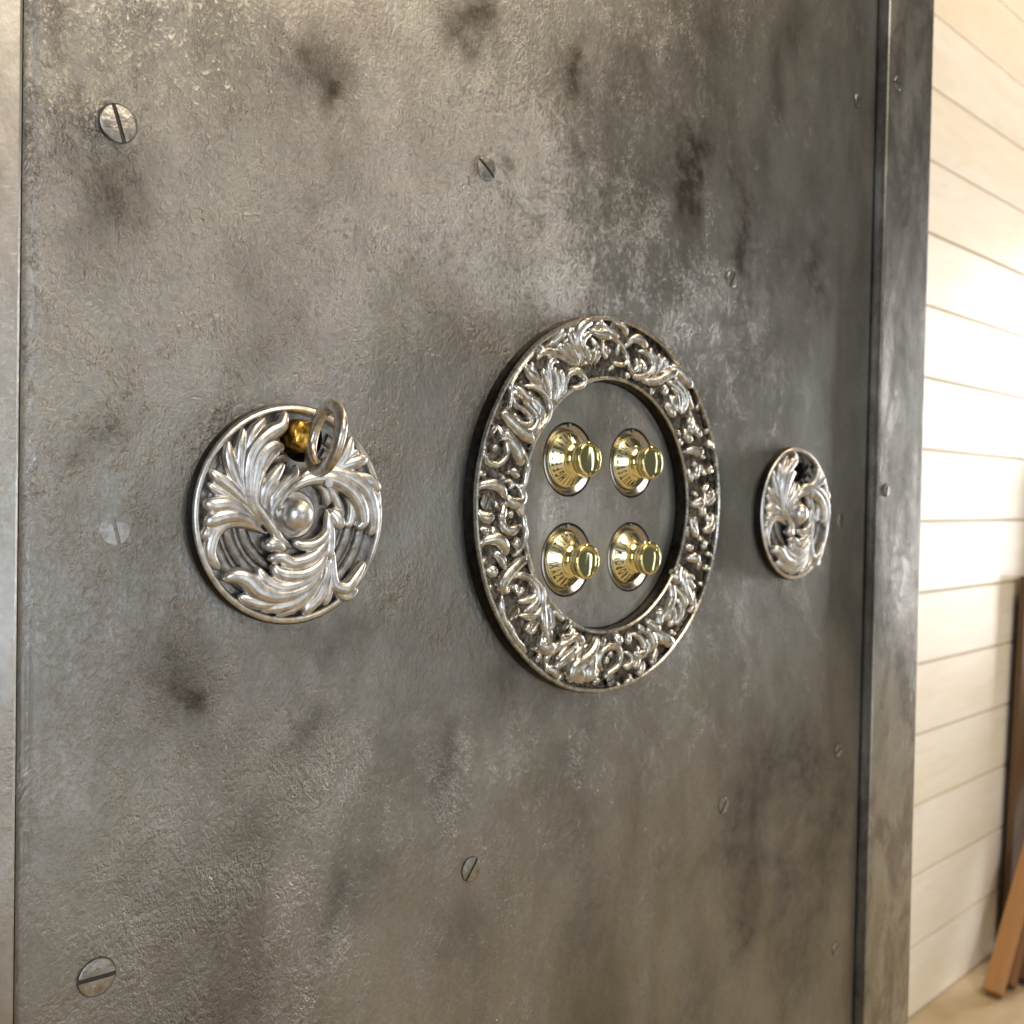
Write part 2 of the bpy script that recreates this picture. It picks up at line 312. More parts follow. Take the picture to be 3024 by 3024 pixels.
# boss [[ 4.4 -0.6]]
# pin [[12.7 11.7]]
# hole [[ 3.9 28.9]]
# hole left [[-4.7 27.3]]
# hole top [[ 3.5 37.1]]
# hole bot [[ 3.2 19.9]]
RING_STROKES = [
 ([(-73.5,42.0),(-72.6,39.3),(-67.4,35.4),(-62.1,32.0),(-57.6,29.8),(-54.9,28.4)],1.7),
 ([(-67.7,48.2),(-65.9,43.8),(-60.6,41.4),(-57.9,38.5),(-59.5,35.6),(-63.9,35.9),(-67.0,37.6)],1.0),
 ([(-64.3,48.8),(-58.0,44.3),(-53.4,40.0),(-53.8,36.2),(-56.8,33.2),(-62.1,32.6)],1.1),
 ([(-61.2,47.8),(-55.4,47.3),(-50.8,43.9),(-50.7,39.5),(-53.3,35.0)],1.2),
 ([(-61.3,52.7),(-53.8,52.4),(-48.3,49.8),(-45.4,44.9),(-46.6,39.8),(-50.6,35.2),(-55.0,31.2)],1.2),
 ([(-66.9,52.2),(-62.5,49.9),(-59.0,47.4),(-55.4,46.7)],1.2),
 ([(-69.5,50.8),(-67.3,48.8),(-65.1,46.9)],0.8),
 ([(-44.4,42.5),(-47.8,49.2),(-52.0,54.2),(-55.7,56.3),(-59.3,58.8),(-60.3,62.4)],1.2),
 ([(-56.6,56.9),(-60.2,59.0),(-61.6,62.9)],0.8),
 ([(-43.6,45.4),(-45.6,50.9),(-48.5,57.0),(-50.9,61.5)],1.0),
 ([(-43.1,45.4),(-43.3,51.1),(-44.8,57.3),(-45.9,62.9),(-43.7,65.3),(-39.0,64.9)],1.1),
 ([(-41.7,45.5),(-40.5,52.0),(-41.6,59.2),(-43.1,62.9)],0.9),
 ([(-40.3,46.0),(-37.7,53.2),(-38.4,59.5),(-40.3,61.6)],1.0),
 ([(-44.0,45.0),(-49.2,51.6),(-52.5,55.1),(-55.7,59.4),(-57.6,63.9)],1.0),
 ([(-39.9,46.3),(-35.3,51.8),(-34.5,57.3),(-32.2,60.7),(-27.0,62.2),(-23.0,60.0),(-23.5,56.4),(-28.0,54.3),(-31.6,54.7)],1.3),
 ([(-24.1,64.1),(-33.4,66.7),(-40.5,68.9),(-47.4,69.0),(-51.5,67.7),(-53.6,64.3)],1.1),
 ([(-48.3,68.9),(-51.6,70.5),(-51.9,71.3)],0.8),
 ([(-50.6,69.0),(-54.9,68.9),(-58.0,66.3),(-62.0,62.7),(-66.2,58.2),(-69.1,54.7),(-71.2,51.0),(-70.3,48.0),(-71.4,42.7),(-73.5,41.7)],0.9),
 ([(-23.6,64.8),(-32.0,69.1),(-38.7,71.6),(-40.6,73.9)],1.2),
 ([(-23.2,65.2),(-29.1,70.1),(-34.0,73.7),(-37.4,75.6)],1.2),
 ([(-21.7,65.3),(-26.3,71.7),(-31.2,75.7),(-32.8,79.3),(-30.2,82.6)],1.3),
 ([(-21.2,65.4),(-23.8,72.0),(-27.9,76.7),(-26.6,81.7),(-22.5,84.9),(-16.6,86.2)],1.7),
 ([(-19.2,65.9),(-22.4,72.1),(-24.0,76.2),(-22.6,79.0),(-17.7,80.9)],1.2),
 ([(-18.2,66.0),(-19.4,71.1),(-22.0,74.8)],0.9),
 ([(-16.2,66.2),(-15.9,71.5),(-17.5,74.0)],1.0),
 ([(-13.2,66.5),(-12.4,71.2),(-13.9,73.1)],0.9),
 ([(-45.2,72.1),(-40.7,75.8),(-38.0,78.7),(-37.3,79.6)],1.4),
 ([(-9.2,87.6),(-8.3,86.0),(-4.1,83.5),(-0.4,82.0),(0.7,80.1)],1.0),
 ([(-1.6,88.0),(3.0,88.0),(6.4,86.9),(8.7,82.4)],1.1),
 ([(-17.7,79.9),(-15.1,76.2),(-13.0,73.8)],0.9),
 ([(-18.3,83.4),(-13.7,81.7),(-7.6,81.4),(-2.9,80.7)],1.4),
 ([(-7.1,80.2),(-9.0,76.3),(-8.4,72.3),(-6.2,69.9)],0.9),
 ([(-14.9,84.8),(-9.8,87.5)],1.1),
 ([(-7.1,80.2),(-0.3,80.3),(4.5,77.8),(7.9,73.4),(7.4,70.0),(3.8,68.2),(-2.1,69.0)],1.0),
 ([(7.8,76.1),(10.9,80.2),(14.6,82.4),(20.2,81.7),(24.7,78.7)],1.3),
 ([(11.7,72.8),(11.2,69.0),(14.1,66.2),(16.7,68.8),(16.0,73.6)],1.0),
 ([(18.1,76.6),(24.2,76.6),(28.3,73.5),(28.5,69.3),(24.1,65.4),(17.4,63.4),(13.0,64.4)],1.2),
 ([(19.3,73.3),(21.7,70.0),(20.7,66.5)],1.0),
 ([(30.3,64.2),(31.9,69.0),(30.6,73.0),(28.2,76.3),(27.0,79.7)],1.2),
 ([(31.5,64.7),(34.7,69.9),(34.6,74.2),(32.2,76.7)],1.0),
 ([(34.4,64.2),(39.4,69.0),(39.3,73.2),(37.4,75.9)],1.1),
 ([(21.9,63.1),(27.6,62.2),(34.4,63.5),(41.3,66.7),(47.1,68.6),(49.6,67.8)],1.5),
 ([(44.0,71.9),(48.2,71.3),(53.2,68.9),(59.4,64.7),(62.6,61.8)],1.4),
 ([(49.0,67.7),(51.5,64.4),(57.1,59.8),(60.4,54.9),(64.9,50.8)],1.2),
 ([(46.2,61.4),(51.1,58.5),(52.5,53.6),(51.5,48.0)],1.0),
 ([(42.0,63.5),(47.9,62.6),(54.1,59.1),(57.4,53.9),(54.5,47.2)],1.3),
 ([(37.9,61.7),(39.7,59.7),(37.5,56.4)],1.3),
 ([(44.5,58.0),(46.5,53.1),(49.1,48.2)],1.0),
 ([(41.1,53.4),(44.8,49.4),(48.5,46.0)],1.3),
 ([(63.7,50.7),(62.0,45.8),(59.0,43.1)],1.3),
 ([(66.3,47.2),(65.3,41.6),(62.3,38.1)],1.2),
 ([(57.8,41.5),(59.2,37.2),(64.3,33.8)],1.2),
 ([(70.2,43.7),(69.1,40.0),(71.1,36.4)],1.2),
 ([(58.5,28.3),(64.6,29.5),(71.0,28.8),(74.1,30.8)],1.3),
 ([(77.2,34.7),(80.5,33.0),(79.7,31.1)],1.4),
 ([(72.8,23.3),(69.0,18.5),(67.6,13.8)],1.3),
 ([(75.3,20.6),(74.6,15.9)],1.0),
 ([(81.7,23.1),(82.6,19.8),(79.4,18.8),(78.5,21.1)],0.9),
 ([(61.8,20.6),(62.8,16.5),(64.5,12.4)],1.0),
 ([(82.1,12.3),(76.5,9.8),(73.3,8.4)],1.0),
 ([(84.6,9.9),(85.6,5.7),(81.6,2.3),(76.8,1.4)],1.0),
 ([(78.2,8.4),(76.7,3.7),(77.6,0.9)],0.9),
 ([(67.8,8.3),(67.1,5.0)],1.1),
 ([(65.7,0.4),(71.2,1.8),(76.0,1.4)],1.6),
 ([(78.5,0.4),(75.3,-2.4),(72.2,-4.7)],1.1),
 ([(85.9,-2.9),(85.3,-7.6),(82.2,-12.3),(75.7,-12.7)],1.3),
 ([(79.4,-3.3),(79.6,-8.5)],1.1),
 ([(65.1,-5.7),(66.9,-11.2),(69.5,-16.9)],1.3),
 ([(72.6,-15.5),(73.5,-18.8)],1.1),
 ([(82.5,-19.9),(76.8,-20.3),(76.1,-23.5)],1.1),
 ([(81.8,-24.2),(81.1,-27.5)],1.5),
 ([(62.8,-27.8),(68.3,-27.5),(73.1,-29.1)],1.4),
 ([(78.9,-32.1),(78.2,-34.9)],1.3),
 ([(61.0,-20.9),(66.5,-22.4)],1.1),
 ([(-77.8,34.9),(-75.3,31.5),(-73.9,28.5)],1.0),
 ([(-73.7,29.1),(-73.5,27.6)],1.8),
 ([(-81.5,32.7),(-79.4,31.5)],1.6),
 ([(-83.4,26.2),(-84.5,22.6),(-82.8,18.5),(-77.8,17.2),(-73.3,20.1),(-71.7,23.8),(-73.1,27.7)],1.1),
 ([(-84.5,25.3),(-85.4,21.9),(-83.2,17.9)],0.8),
 ([(-74.4,32.7),(-71.0,29.6),(-66.6,24.9),(-64.3,21.0),(-63.3,16.7)],1.9),
 ([(-71.5,33.5),(-65.8,28.0),(-60.9,22.4),(-58.3,18.0),(-59.5,13.8),(-60.1,10.5),(-60.7,6.8)],1.1),
 ([(-74.8,13.9),(-73.9,10.3)],0.9),
 ([(-71.4,14.0),(-67.2,14.5),(-64.9,11.4)],1.1),
 ([(-72.6,9.4),(-70.5,10.4),(-68.3,8.9),(-70.4,6.1)],0.8),
 ([(-64.9,9.3),(-61.8,6.9),(-61.2,2.9),(-64.2,0.7),(-68.6,1.3),(-71.2,4.3)],1.5),
 ([(-87.8,4.7),(-86.6,7.7),(-82.2,8.7),(-77.2,8.4),(-73.8,6.1),(-71.1,2.5)],1.5),
 ([(-87.9,-1.5),(-85.5,-4.5),(-81.8,-5.7),(-78.5,-4.5)],1.4),
 ([(-69.8,1.0),(-72.7,-1.2),(-74.3,-4.5),(-76.8,-5.4)],1.4),
 ([(-70.2,-1.5),(-72.7,-4.5),(-73.0,-8.5),(-69.9,-11.3),(-65.7,-11.0),(-62.2,-8.6)],1.3),
 ([(-69.4,-0.9),(-65.0,-1.2),(-61.9,-3.9),(-60.8,-5.6),(-60.3,-9.3),(-59.5,-13.6),(-62.8,-19.7),(-67.5,-22.7)],1.1),
 ([(-63.0,-13.8),(-64.2,-16.6),(-66.3,-19.3)],1.4),
 ([(-85.1,-19.1),(-84.0,-16.2),(-79.9,-14.8),(-75.3,-15.2),(-71.9,-18.3),(-71.4,-22.6)],1.6),
 ([(-78.5,-21.0),(-75.6,-21.7),(-73.0,-24.8),(-72.9,-28.2)],1.2),
 ([(-82.9,-27.8),(-79.6,-28.5),(-76.2,-30.5)],1.5),
 ([(-55.7,-26.0),(-60.5,-24.9),(-66.1,-27.8),(-71.1,-31.3),(-73.6,-34.8),(-72.6,-38.5)],1.9),
 ([(-71.8,-38.6),(-72.5,-43.7),(-70.7,-50.0),(-67.1,-54.9),(-64.4,-59.1),(-60.8,-62.2),(-56.3,-66.4)],1.2),
 ([(-66.8,-33.3),(-70.1,-37.2),(-70.9,-39.2)],1.0),
 ([(-67.6,-36.7),(-65.0,-36.5),(-63.6,-38.4),(-64.9,-39.6)],1.1),
 ([(-66.8,-32.4),(-61.7,-31.1),(-55.4,-33.2),(-52.2,-37.2),(-53.0,-40.9),(-57.8,-42.5),(-64.0,-42.7)],1.3),
 ([(-58.1,-31.2),(-51.4,-33.7),(-47.6,-38.4),(-47.5,-43.7),(-50.5,-48.3),(-55.0,-49.9),(-62.9,-48.7)],1.3),
 ([(-50.8,-39.1),(-50.7,-42.9),(-55.1,-45.8),(-59.5,-47.7)],0.9),
 ([(-66.4,-47.2),(-64.7,-48.3)],1.9),
 ([(-50.4,-51.1),(-55.8,-53.9),(-59.2,-56.1)],0.9),
 ([(-48.1,-52.3),(-52.6,-56.0),(-56.1,-57.9)],0.8),
 ([(-45.2,-41.3),(-46.5,-47.0),(-46.8,-52.7),(-45.7,-59.1)],1.3),
 ([(-43.3,-44.0),(-40.8,-49.9),(-41.1,-55.0),(-44.8,-57.3)],1.2),
 ([(-44.7,-59.2),(-47.4,-62.2),(-44.6,-64.7),(-38.1,-64.9)],2.0),
 ([(-40.0,-47.7),(-36.1,-51.2),(-33.7,-53.7)],0.8),
 ([(-32.7,-54.1),(-30.7,-55.5)],1.9),
 ([(-27.9,-54.8),(-26.8,-58.8),(-30.6,-61.7),(-35.4,-60.0)],1.2),
 ([(-52.8,-64.8),(-45.9,-65.5),(-39.0,-65.5),(-33.4,-63.4)],1.3),
 ([(-42.5,-73.5),(-43.1,-69.6),(-39.0,-66.5),(-31.9,-63.9),(-24.7,-61.6),(-20.7,-63.9),(-22.6,-67.7),(-28.4,-70.7),(-34.1,-73.1)],1.4),
 ([(-43.1,-71.6),(-42.6,-74.2),(-38.8,-76.5),(-37.2,-79.7)],1.3),
 ([(-21.9,-62.8),(-22.8,-66.4),(-28.5,-69.8),(-34.2,-72.5),(-37.9,-75.0)],1.5),
 ([(-9.3,-62.2),(-10.7,-66.5),(-14.7,-70.1),(-20.6,-72.9),(-26.4,-74.9),(-28.2,-78.7),(-26.2,-82.8)],2.2),
 ([(-17.3,-65.2),(-21.7,-69.5),(-24.0,-74.2),(-23.4,-79.2),(-18.3,-83.7)],2.3),
 ([(-10.7,-67.2),(-13.6,-73.6),(-15.9,-79.4),(-15.3,-84.1)],2.5),
 ([(-13.4,-79.6),(-10.3,-80.6)],2.0),
 ([(-2.6,-80.8),(-6.9,-76.0),(-5.5,-71.0),(0.2,-68.5),(6.6,-70.1),(8.3,-74.4),(5.8,-79.0),(-0.5,-81.4),(-3.5,-83.8)],1.3),
 ([(3.7,-62.3),(5.9,-65.2),(7.1,-68.8)],1.6),
 ([(-6.7,-65.5),(-4.6,-66.4)],1.7),
 ([(16.1,-62.0),(14.5,-65.3),(13.6,-69.0)],1.3),
 ([(16.1,-63.7),(23.4,-65.4),(27.5,-70.0),(26.5,-74.1),(21.5,-75.0),(18.1,-72.9)],1.3),
 ([(11.5,-72.3),(17.0,-74.2),(17.7,-77.8),(13.9,-79.8),(10.6,-78.8)],1.0),
 ([(26.0,-75.8),(21.6,-78.6),(18.3,-81.0)],1.1),
 ([(27.8,-62.9),(31.3,-64.6),(34.3,-69.5),(32.8,-74.0)],1.7),
 ([(34.7,-63.8),(39.5,-66.4),(42.0,-71.3)],1.5),
 ([(8.7,-87.7),(5.0,-88.0)],1.0),
 ([(16.2,-82.9),(16.8,-86.5),(11.8,-87.3)],1.0),
 ([(28.3,-77.8),(25.1,-81.7),(21.7,-85.2)],1.4),
 ([(39.6,-71.8),(35.2,-77.8),(33.0,-81.2)],1.2),
 ([(33.7,-63.6),(40.2,-66.6),(46.2,-69.7),(51.6,-70.9)],1.8),
 ([(50.8,-63.9),(49.7,-67.4)],1.3),
 ([(29.5,-57.9),(34.8,-61.1),(40.1,-64.1)],1.4),
 ([(45.3,-42.8),(48.8,-41.9),(49.6,-47.7),(45.6,-53.3),(41.1,-58.8)],1.5),
 ([(36.3,-56.3),(39.8,-54.3),(38.8,-59.3),(39.5,-62.2)],1.5),
 ([(43.3,-53.1),(45.7,-55.5),(43.5,-59.7)],0.9),
 ([(50.3,-49.2),(51.7,-54.4),(49.5,-60.1),(45.9,-62.0)],1.0),
 ([(55.1,-48.4),(58.3,-52.7),(56.7,-57.7),(53.2,-62.6)],1.2),
 ([(50.6,-40.9),(56.2,-45.2),(60.1,-49.8),(59.6,-54.2)],1.3),
 ([(62.5,-32.2),(60.2,-37.3),(61.1,-43.2),(65.0,-49.4),(66.4,-52.1)],1.5),
 ([(64.4,-33.4),(62.7,-38.1),(66.0,-42.0),(69.8,-43.3)],1.0),
 ([(70.5,-44.1),(68.8,-48.9),(67.7,-53.6),(63.4,-56.3)],1.0),
 ([(58.1,-30.6),(54.6,-34.1),(52.3,-36.9),(56.6,-39.7)],1.8),
 ([(79.0,-30.9),(78.5,-34.7)],1.5),
 ([(68.3,-36.1),(65.9,-39.0)],1.2),
]
# s1 [[-1.  86.8]]
# s2 [[-83.1   0.5]]
# s3 [[  2.1 -86.4]]
RING_BODIES = [
 ([(-20.6,65.5),(-25.2,73.9),(-23.4,81.6)],4.0),
 ([(-42.6,46.9),(-45.5,54.2),(-44.8,62.1)],3.2),
 ([(-56.7,34.5),(-52.5,42.6),(-59.4,49.9)],3.2),
 ([(-67.8,40.0),(-61.1,34.6)],2.0),
 ([(29.8,66.7),(34.8,71.4),(32.9,76.9)],2.6),
 ([(18.6,66.3),(24.0,71.7)],2.4),
 ([(45.0,49.4),(49.5,57.0)],2.6),
 ([(55.8,49.5),(56.1,59.4)],2.4),
 ([(63.7,37.8),(63.3,47.1)],2.6),
 ([(-8.6,84.1),(-12.1,82.0)],2.0),
 ([(71.8,22.3),(74.4,17.7)],2.2),
 ([(82.0,8.5),(81.4,3.7)],2.0),
 ([(82.5,-4.8),(81.2,-11.4)],2.2),
 ([(68.9,-5.2),(70.0,-14.1)],1.8),
 ([(-66.5,24.9),(-63.7,18.6)],2.2),
 ([(-57.1,-32.3),(-49.1,-39.2),(-50.4,-46.2),(-58.9,-48.8)],2.6),
 ([(-45.0,-45.6),(-42.8,-56.9),(-41.3,-63.5)],3.0),
 ([(-52.0,-54.6),(-56.4,-57.4)],2.0),
 ([(-11.6,-66.5),(-18.4,-74.9),(-18.9,-81.9)],5.0),
 ([(-27.5,-65.7),(-36.9,-72.3)],2.6),
 ([(31.5,-65.8),(32.9,-74.9)],2.6),
 ([(26.3,-81.3),(22.0,-84.1)],1.8),
 ([(45.7,-50.9),(46.0,-59.9)],3.2),
 ([(56.3,-44.2),(60.3,-53.6),(56.9,-60.8)],2.4),
 ([(65.3,-35.3),(66.3,-46.6)],2.2),
 ([(39.1,-64.8),(48.1,-69.2)],2.0),
]
STAINS = [(293,201,14,11,0.95),(287,190,8,6,0.7),(212,156,13,11,0.7),(216,153,5,5,0.8),(355,201,10,12,0.7),(363,186,18,24,0.55),(395,216,22,10,0.4),(354,159,6,5,0.7),(311,145,3,3,0.7),(441,175,20,16,0.75),(448,163,9,16,0.75),(459,195,20,8,0.6),(447,148,8,8,0.6),(496,164,8,30,0.7),(500,138,7,14,0.8),(517,187,9,40,0.3),(135,99,14,12,0.55),(132,87,10,15,0.35),(122,128,10,10,0.25),(580,145,7,22,0.75),(594,128,6,12,0.5),(566,159,9,30,0.3),(637,113,5,15,0.3),(499,96,14,20,0.55),(546,76,12,20,0.3),(135,15,8,6,0.4),(227,-56,30,9,0.45),(161,-67,9,12,0.6),(164,-74,4,8,0.6),(211,-90,7,9,0.5),(285,-115,7,12,0.6),(280,-128,8,20,0.35),(370,-171,14,20,0.35),(362,-118,12,12,0.35),(532,-158,22,20,0.6),(581,-166,20,24,0.65),(505,-190,14,16,0.45),(517,-214,14,22,0.45),(631,-196,10,26,0.4),(559,-231,12,20,0.6),(611,-227,16,30,0.5),(513,-254,10,14,0.55),(581,-287,20,30,0.5),(472,-284,14,20,0.4),(373,-211,16,18,0.3),(232,-158,14,14,0.55),(190,-122,10,10,0.35),(175,-89,16,10,0.25),(296,-191,12,12,0.3),(180,-184,16,12,0.3),(152,-139,18,20,0.2),(365,-93,40,10,0.45),(319,-76,20,12,0.4),(207,55,12,9,0.2),(256,78,12,14,0.22),(238,178,16,14,0.3),(224,119,10,14,0.3),(403,121,14,16,0.25),(314,105,10,12,0.3),(335,70,10,14,0.25)]
PITTED = [(153,120,36),(168,112,32),(193,99,40),(163,80,32),(206,79,36),(240,94,28),(260,128,28),(294,136,32),(320,130,36),(328,98,32),(290,83,32),(144,98,28),(177,55,28),(214,133,24),(159,64,28),(122,88,24),(120,35,17.6),(131,19,17.6),(154,24,20),(239,9,16),(161,-67,16),(192,-114,24),(183,-99,17.6),(192,-138,28),(175,-130,24),(156,-136,20),(161,-112,17.6),(209,-90,14.4),(221,-112,14.4),(285,-115,16),(182,-165,28),(202,-191,28),(149,-173,20),(228,-97,12.8),(271,115,24),(342,66,28),(396,62,14.4),(258,-37,12.8),(275,-56,11.2),(448,106,20.8),(499,102,24),(402,137,20.8)]
# ------------------------------------------------------------------ room setting: floor, plank wall
t_ = NT('workshop_floor'); n1 = t_.noise(6, 5, .6); n2 = t_.noise(60, 4, .6)
M_floor = t_.fin(t_.mix(t_.math('MULTIPLY', n2, .4), t_.ramp(n1, [(.3, (.40, .30, .16)), (.55, (.56, .46, .29)), (.75, (.52, .50, .36))]), (.24, .18, .11)), 0, .6, t_.bump(n2, .3, .002))
fl = box('floor', (-2.5, -3.2, -1.02), (6.0, .54, -.974), M_floor); tag(fl, kind='structure')
def plank_mat(i):
    t = NT('cream_plank_paint'); rnd = random.Random(i); off = t.t.nodes.new('ShaderNodeMapping'); t.t.links.new(t.co, off.inputs[0]); off.inputs['Location'].default_value = (rnd.random()*9, 0, rnd.random()*9)
    off.inputs['Scale'].default_value = (.18, 1, 1); v = off.outputs[0]
    g = t.noise(26, 5, .6, v, 1.2); k = t.noise(5, 3, .5, v)
    vor = t.t.nodes.new('ShaderNodeTexVoronoi'); t.set(vor.inputs['Vector'], off.outputs[0]); vor.inputs['Scale'].default_value = 3.1
    knot = t.ramp(vor.outputs['Distance'], [(.03, 1.0), (.09, 0.0)])
    c = t.ramp(g, [(.3, (.80, .75, .65)), (.5, (.85, .82, .74)), (.7, (.88, .86, .80))])
    c = t.mix(t.math('MULTIPLY', t.ramp(k, [(.45, 0.0), (.7, 1.0)]), .5), c, (.78, .66, .44))
    c = t.mix(t.math('MULTIPLY', knot, .5), c, (.50, .40, .26))
    return t.fin(c, 0, .45, t.bump(g, .3, .0006))
wall = tag(empty('plank_wall', (2.6, .5, -.974)), 'cream painted wall of wide horizontal planks standing behind the safe', 'wall')
pm = [plank_mat(i) for i in range(4)]
gr = [-.974+.13371*k for k in range(0, 22)]; rnd = random.Random(5)
for i in range(len(gr)-1):
    yo = rnd.uniform(-.0008, .0008)
    bm = bmesh.new(); z0, z1 = gr[i]+.0026, gr[i+1]-.0026; x0, x1 = -1.2, 5.6
    prof = [(z0, .012), (z0, .0006), (z0+.0004, 0), (z1-.0004, 0), (z1, .0006), (z1, .012)]
    V = [(x-2.6, y+yo, z+.974) for x in (x0, x1) for z, y in prof]
    F_ = [(j, j+1, j+7, j+6) for j in range(5)]+[(0, 5, 4, 3, 2, 1), (6, 7, 8, 9, 10, 11)]
    mesh('plank', V, F_, pm[i % 4], wall, smooth=False)
bk = NT('plank_groove_paint').fin((.60, .52, .38), 0, .6)
box('backing', (-3.8, .0045, 0), (3.0, .03, 2.81), bk, wall)
# small trim batten step on one plank
# ------------------------------------------------------------------ leaning boards
def wood(name, a, b):
    t = NT(name); v = t.scaled((9, 9, 1)); g = t.noise(14, 5, .65, v, .8); g2 = t.noise(3, 3)
    c = t.mix(g, a, b); c = t.mix(t.math('MULTIPLY', g2, .4), c, tuple(x*.6 for x in a))
    return t.fin(c, 0, .62, t.bump(g, .4, .0008))
M_pine = wood('pine_board_wood', (.36, .175, .06), (.52, .28, .11)); M_redw = wood('dark_red_board_wood', (.11, .045, .022), (.22, .10, .05)); M_brw = wood('brown_board_wood', (.20, .10, .045), (.34, .18, .085))
def leaning(base, wid, thick, length, lean, back, mat, label, yaw=0.0):
    bm = bmesh.new(); bmesh.ops.create_cube(bm, size=1)
    for v in bm.verts: v.co = Vector((v.co.x*wid, v.co.y*thick, (v.co.z+.5)*length))
    bmesh.ops.bevel(bm, geom=bm.edges[:], offset=.003, segments=2, profile=.6, affect='EDGES')
    me = bpy.data.meshes.new('wooden_board'); bm.to_mesh(me); bm.free(); me.materials.append(mat)
    o = obj('wooden_board', me, None, base); o.rotation_euler = (-back, lean, yaw)
    return tag(o, label, 'wooden board', 'wooden boards leaning against the plank wall')
leaning((2.083, .425, -.966), .026, .034, 1.00, R(41), R(.3), M_pine, 'light orange pine board leaning in front of the dark boards, leftmost on the floor', 0)
leaning((2.140, .425, -.966), .030, .040, .95, R(39), R(.3), M_brw, 'reddish brown board leaning just right of the light pine board', 0)
leaning((2.185, .405, -.966), .030, .04, .95, R(37), R(.3), M_redw, 'dark red board at the right edge of the photo behind the brown board', 0)
M_wallshade = wood('wall_shade_brown', (.09, .05, .022), (.19, .105, .048))  # brown of the wall's shadow, put into the panel's colour
leaning((2.520, .480, -.973), .46, .014, .80, R(4), 0, M_wallshade, 'wide dark brown panel added flat on the wall as its shadow behind the leaning boards', 0)  # added sheet: the shadow low on the wall built as a dark panel
leaning((2.74, .435, -.972), .44, .018, 1.07, R(4), 0, M_redw, 'tall dark board added out of view at the right to shade the wall', 0)  # added unseen board, blocks the lamps to cast the upper wall shadow
# ------------------------------------------------------------------ the safe
SX, SZ = (.1105, .6548), (-.90, .60)
safe = tag(empty('steel_safe', (.38, .25, -.974)), 'large antique safe of aged grey steel, its closed door filling the photo', 'safe')
off = Vector((-.38, -.25, .974))
def P_(o):  # parts are built in world coordinates and hung under the safe
    o.location = Vector(o.location)+off; o.parent = safe; return o
tq = 0.0065
def jamb(x0, x1, z0, z1, name='frame_rail'):
    """frame bar with softened edges, a little proud of the door"""
    return P_(box(name, (x0, -tq, z0), (x1, .06, z1), M_frame, None, .0019, 4))
jr = jamb(SX[1]+.0018, .7255, -.974, .68, 'frame_post'); jr['label'] = 'right hand post of the steel frame, smoother and darker'
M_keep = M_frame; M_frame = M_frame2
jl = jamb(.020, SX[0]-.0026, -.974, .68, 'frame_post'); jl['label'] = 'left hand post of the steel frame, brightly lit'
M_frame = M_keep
jamb(SX[0]-.0025, SX[1]+.0029, .603, .68); jamb(SX[0]-.0025, SX[1]+.0029, -.974, -.903)
P_(box('cabinet', (.022, .0605, -.972), (.7235, .46, .678), M_frame, None, .002))
P_(box('door_gap', (SX[0]-.0026, .030, -.902), (SX[1]+.0030, .0602, .602), M_dark))
# door plate as a fine sheet: soft undulation, stains and pitting carried as attributes
ROS, ROS2, RING = (204.13, -9.18), (556.39, -9.18), (380.63, -4.98)
xs = np.linspace(SX[0], SX[1], 230)
zs = np.concatenate([np.linspace(-.90, -.42, 12)[:-1], np.linspace(-.42, .40, 346), np.linspace(.40, .60, 6)[1:]])
XX, ZZ = np.meshgrid(xs, zs); nx, nz = len(xs), len(zs)
rs = np.random.RandomState(3)
def lump(n, smin, smax, amp):
    o = np.zeros_like(XX)
    for _ in range(n):
        cx, cz = rs.uniform(*SX), rs.uniform(-.45, .45); s1, s2 = rs.uniform(smin, smax, 2)
        o += amp*rs.uniform(-1, 1)*np.exp(-((XX-cx)/s1)**2-((ZZ-cz)/s2)**2)
    return o
Yd = lump(120, .02, .06, .00022)+lump(300, .006, .018, .00007)
edge = np.minimum(XX-SX[0], SX[1]-XX); Yd += np.where(edge < .0022, ((.0022-edge)/.0022)**2*.0016, 0)
def warp(x, z, k):
    return (x+4*np.sin(z/7+k)+2.5*np.sin(z/3.1+2*k)+1.5*np.sin(z/1.7+x/2), z+4*np.sin(x/6+k*3)+2.5*np.sin(x/2.7+k))
stain = np.zeros_like(XX); pit = np.zeros_like(XX)
for k, (x, z, a, b, s) in enumerate(STAINS):
    kk = 1.55 if x > 440 else 1.25; a *= kk; b *= kk; s *= (1.15 if x > 440 else 1.05)
    wx, wz = warp(XX*1000, ZZ*1000, k); d = ((wx-x)/a)**2+((wz-z)/b)**2
    stain = np.maximum(stain, 0)+s*np.exp(-d*1.1)*(1-np.clip(stain, 0, 1)*.6)
for k, (x, z, r) in enumerate(PITTED):
    wx, wz = warp(XX*1000, ZZ*1000, k+50); pit += (.8 if x < 400 else .42)*np.exp(-(((wx-x)/r)**2+((wz-z)/r)**2))
pit += .20/(1+np.exp((XX*1000-430)/45))
def near(cx, cz, R_): return (XX*1000-cx)**2+(ZZ*1000-cz)**2 < R_*R_
cut = near(*ROS, 34) | near(*ROS2, 34) | near(*RING, 74)
V = [(x, y, z) for x, y, z in zip(XX.ravel(), Yd.ravel(), ZZ.ravel())]
idx = np.arange(nx*nz).reshape(nz, nx); Fd = []
for j in range(nz-1):
    for i in range(nx-1):
        if cut[j, i] and cut[j+1, i] and cut[j, i+1] and cut[j+1, i+1]: continue
        Fd.append((int(idx[j, i]), int(idx[j, i+1]), int(idx[j+1, i+1]), int(idx[j+1, i])))
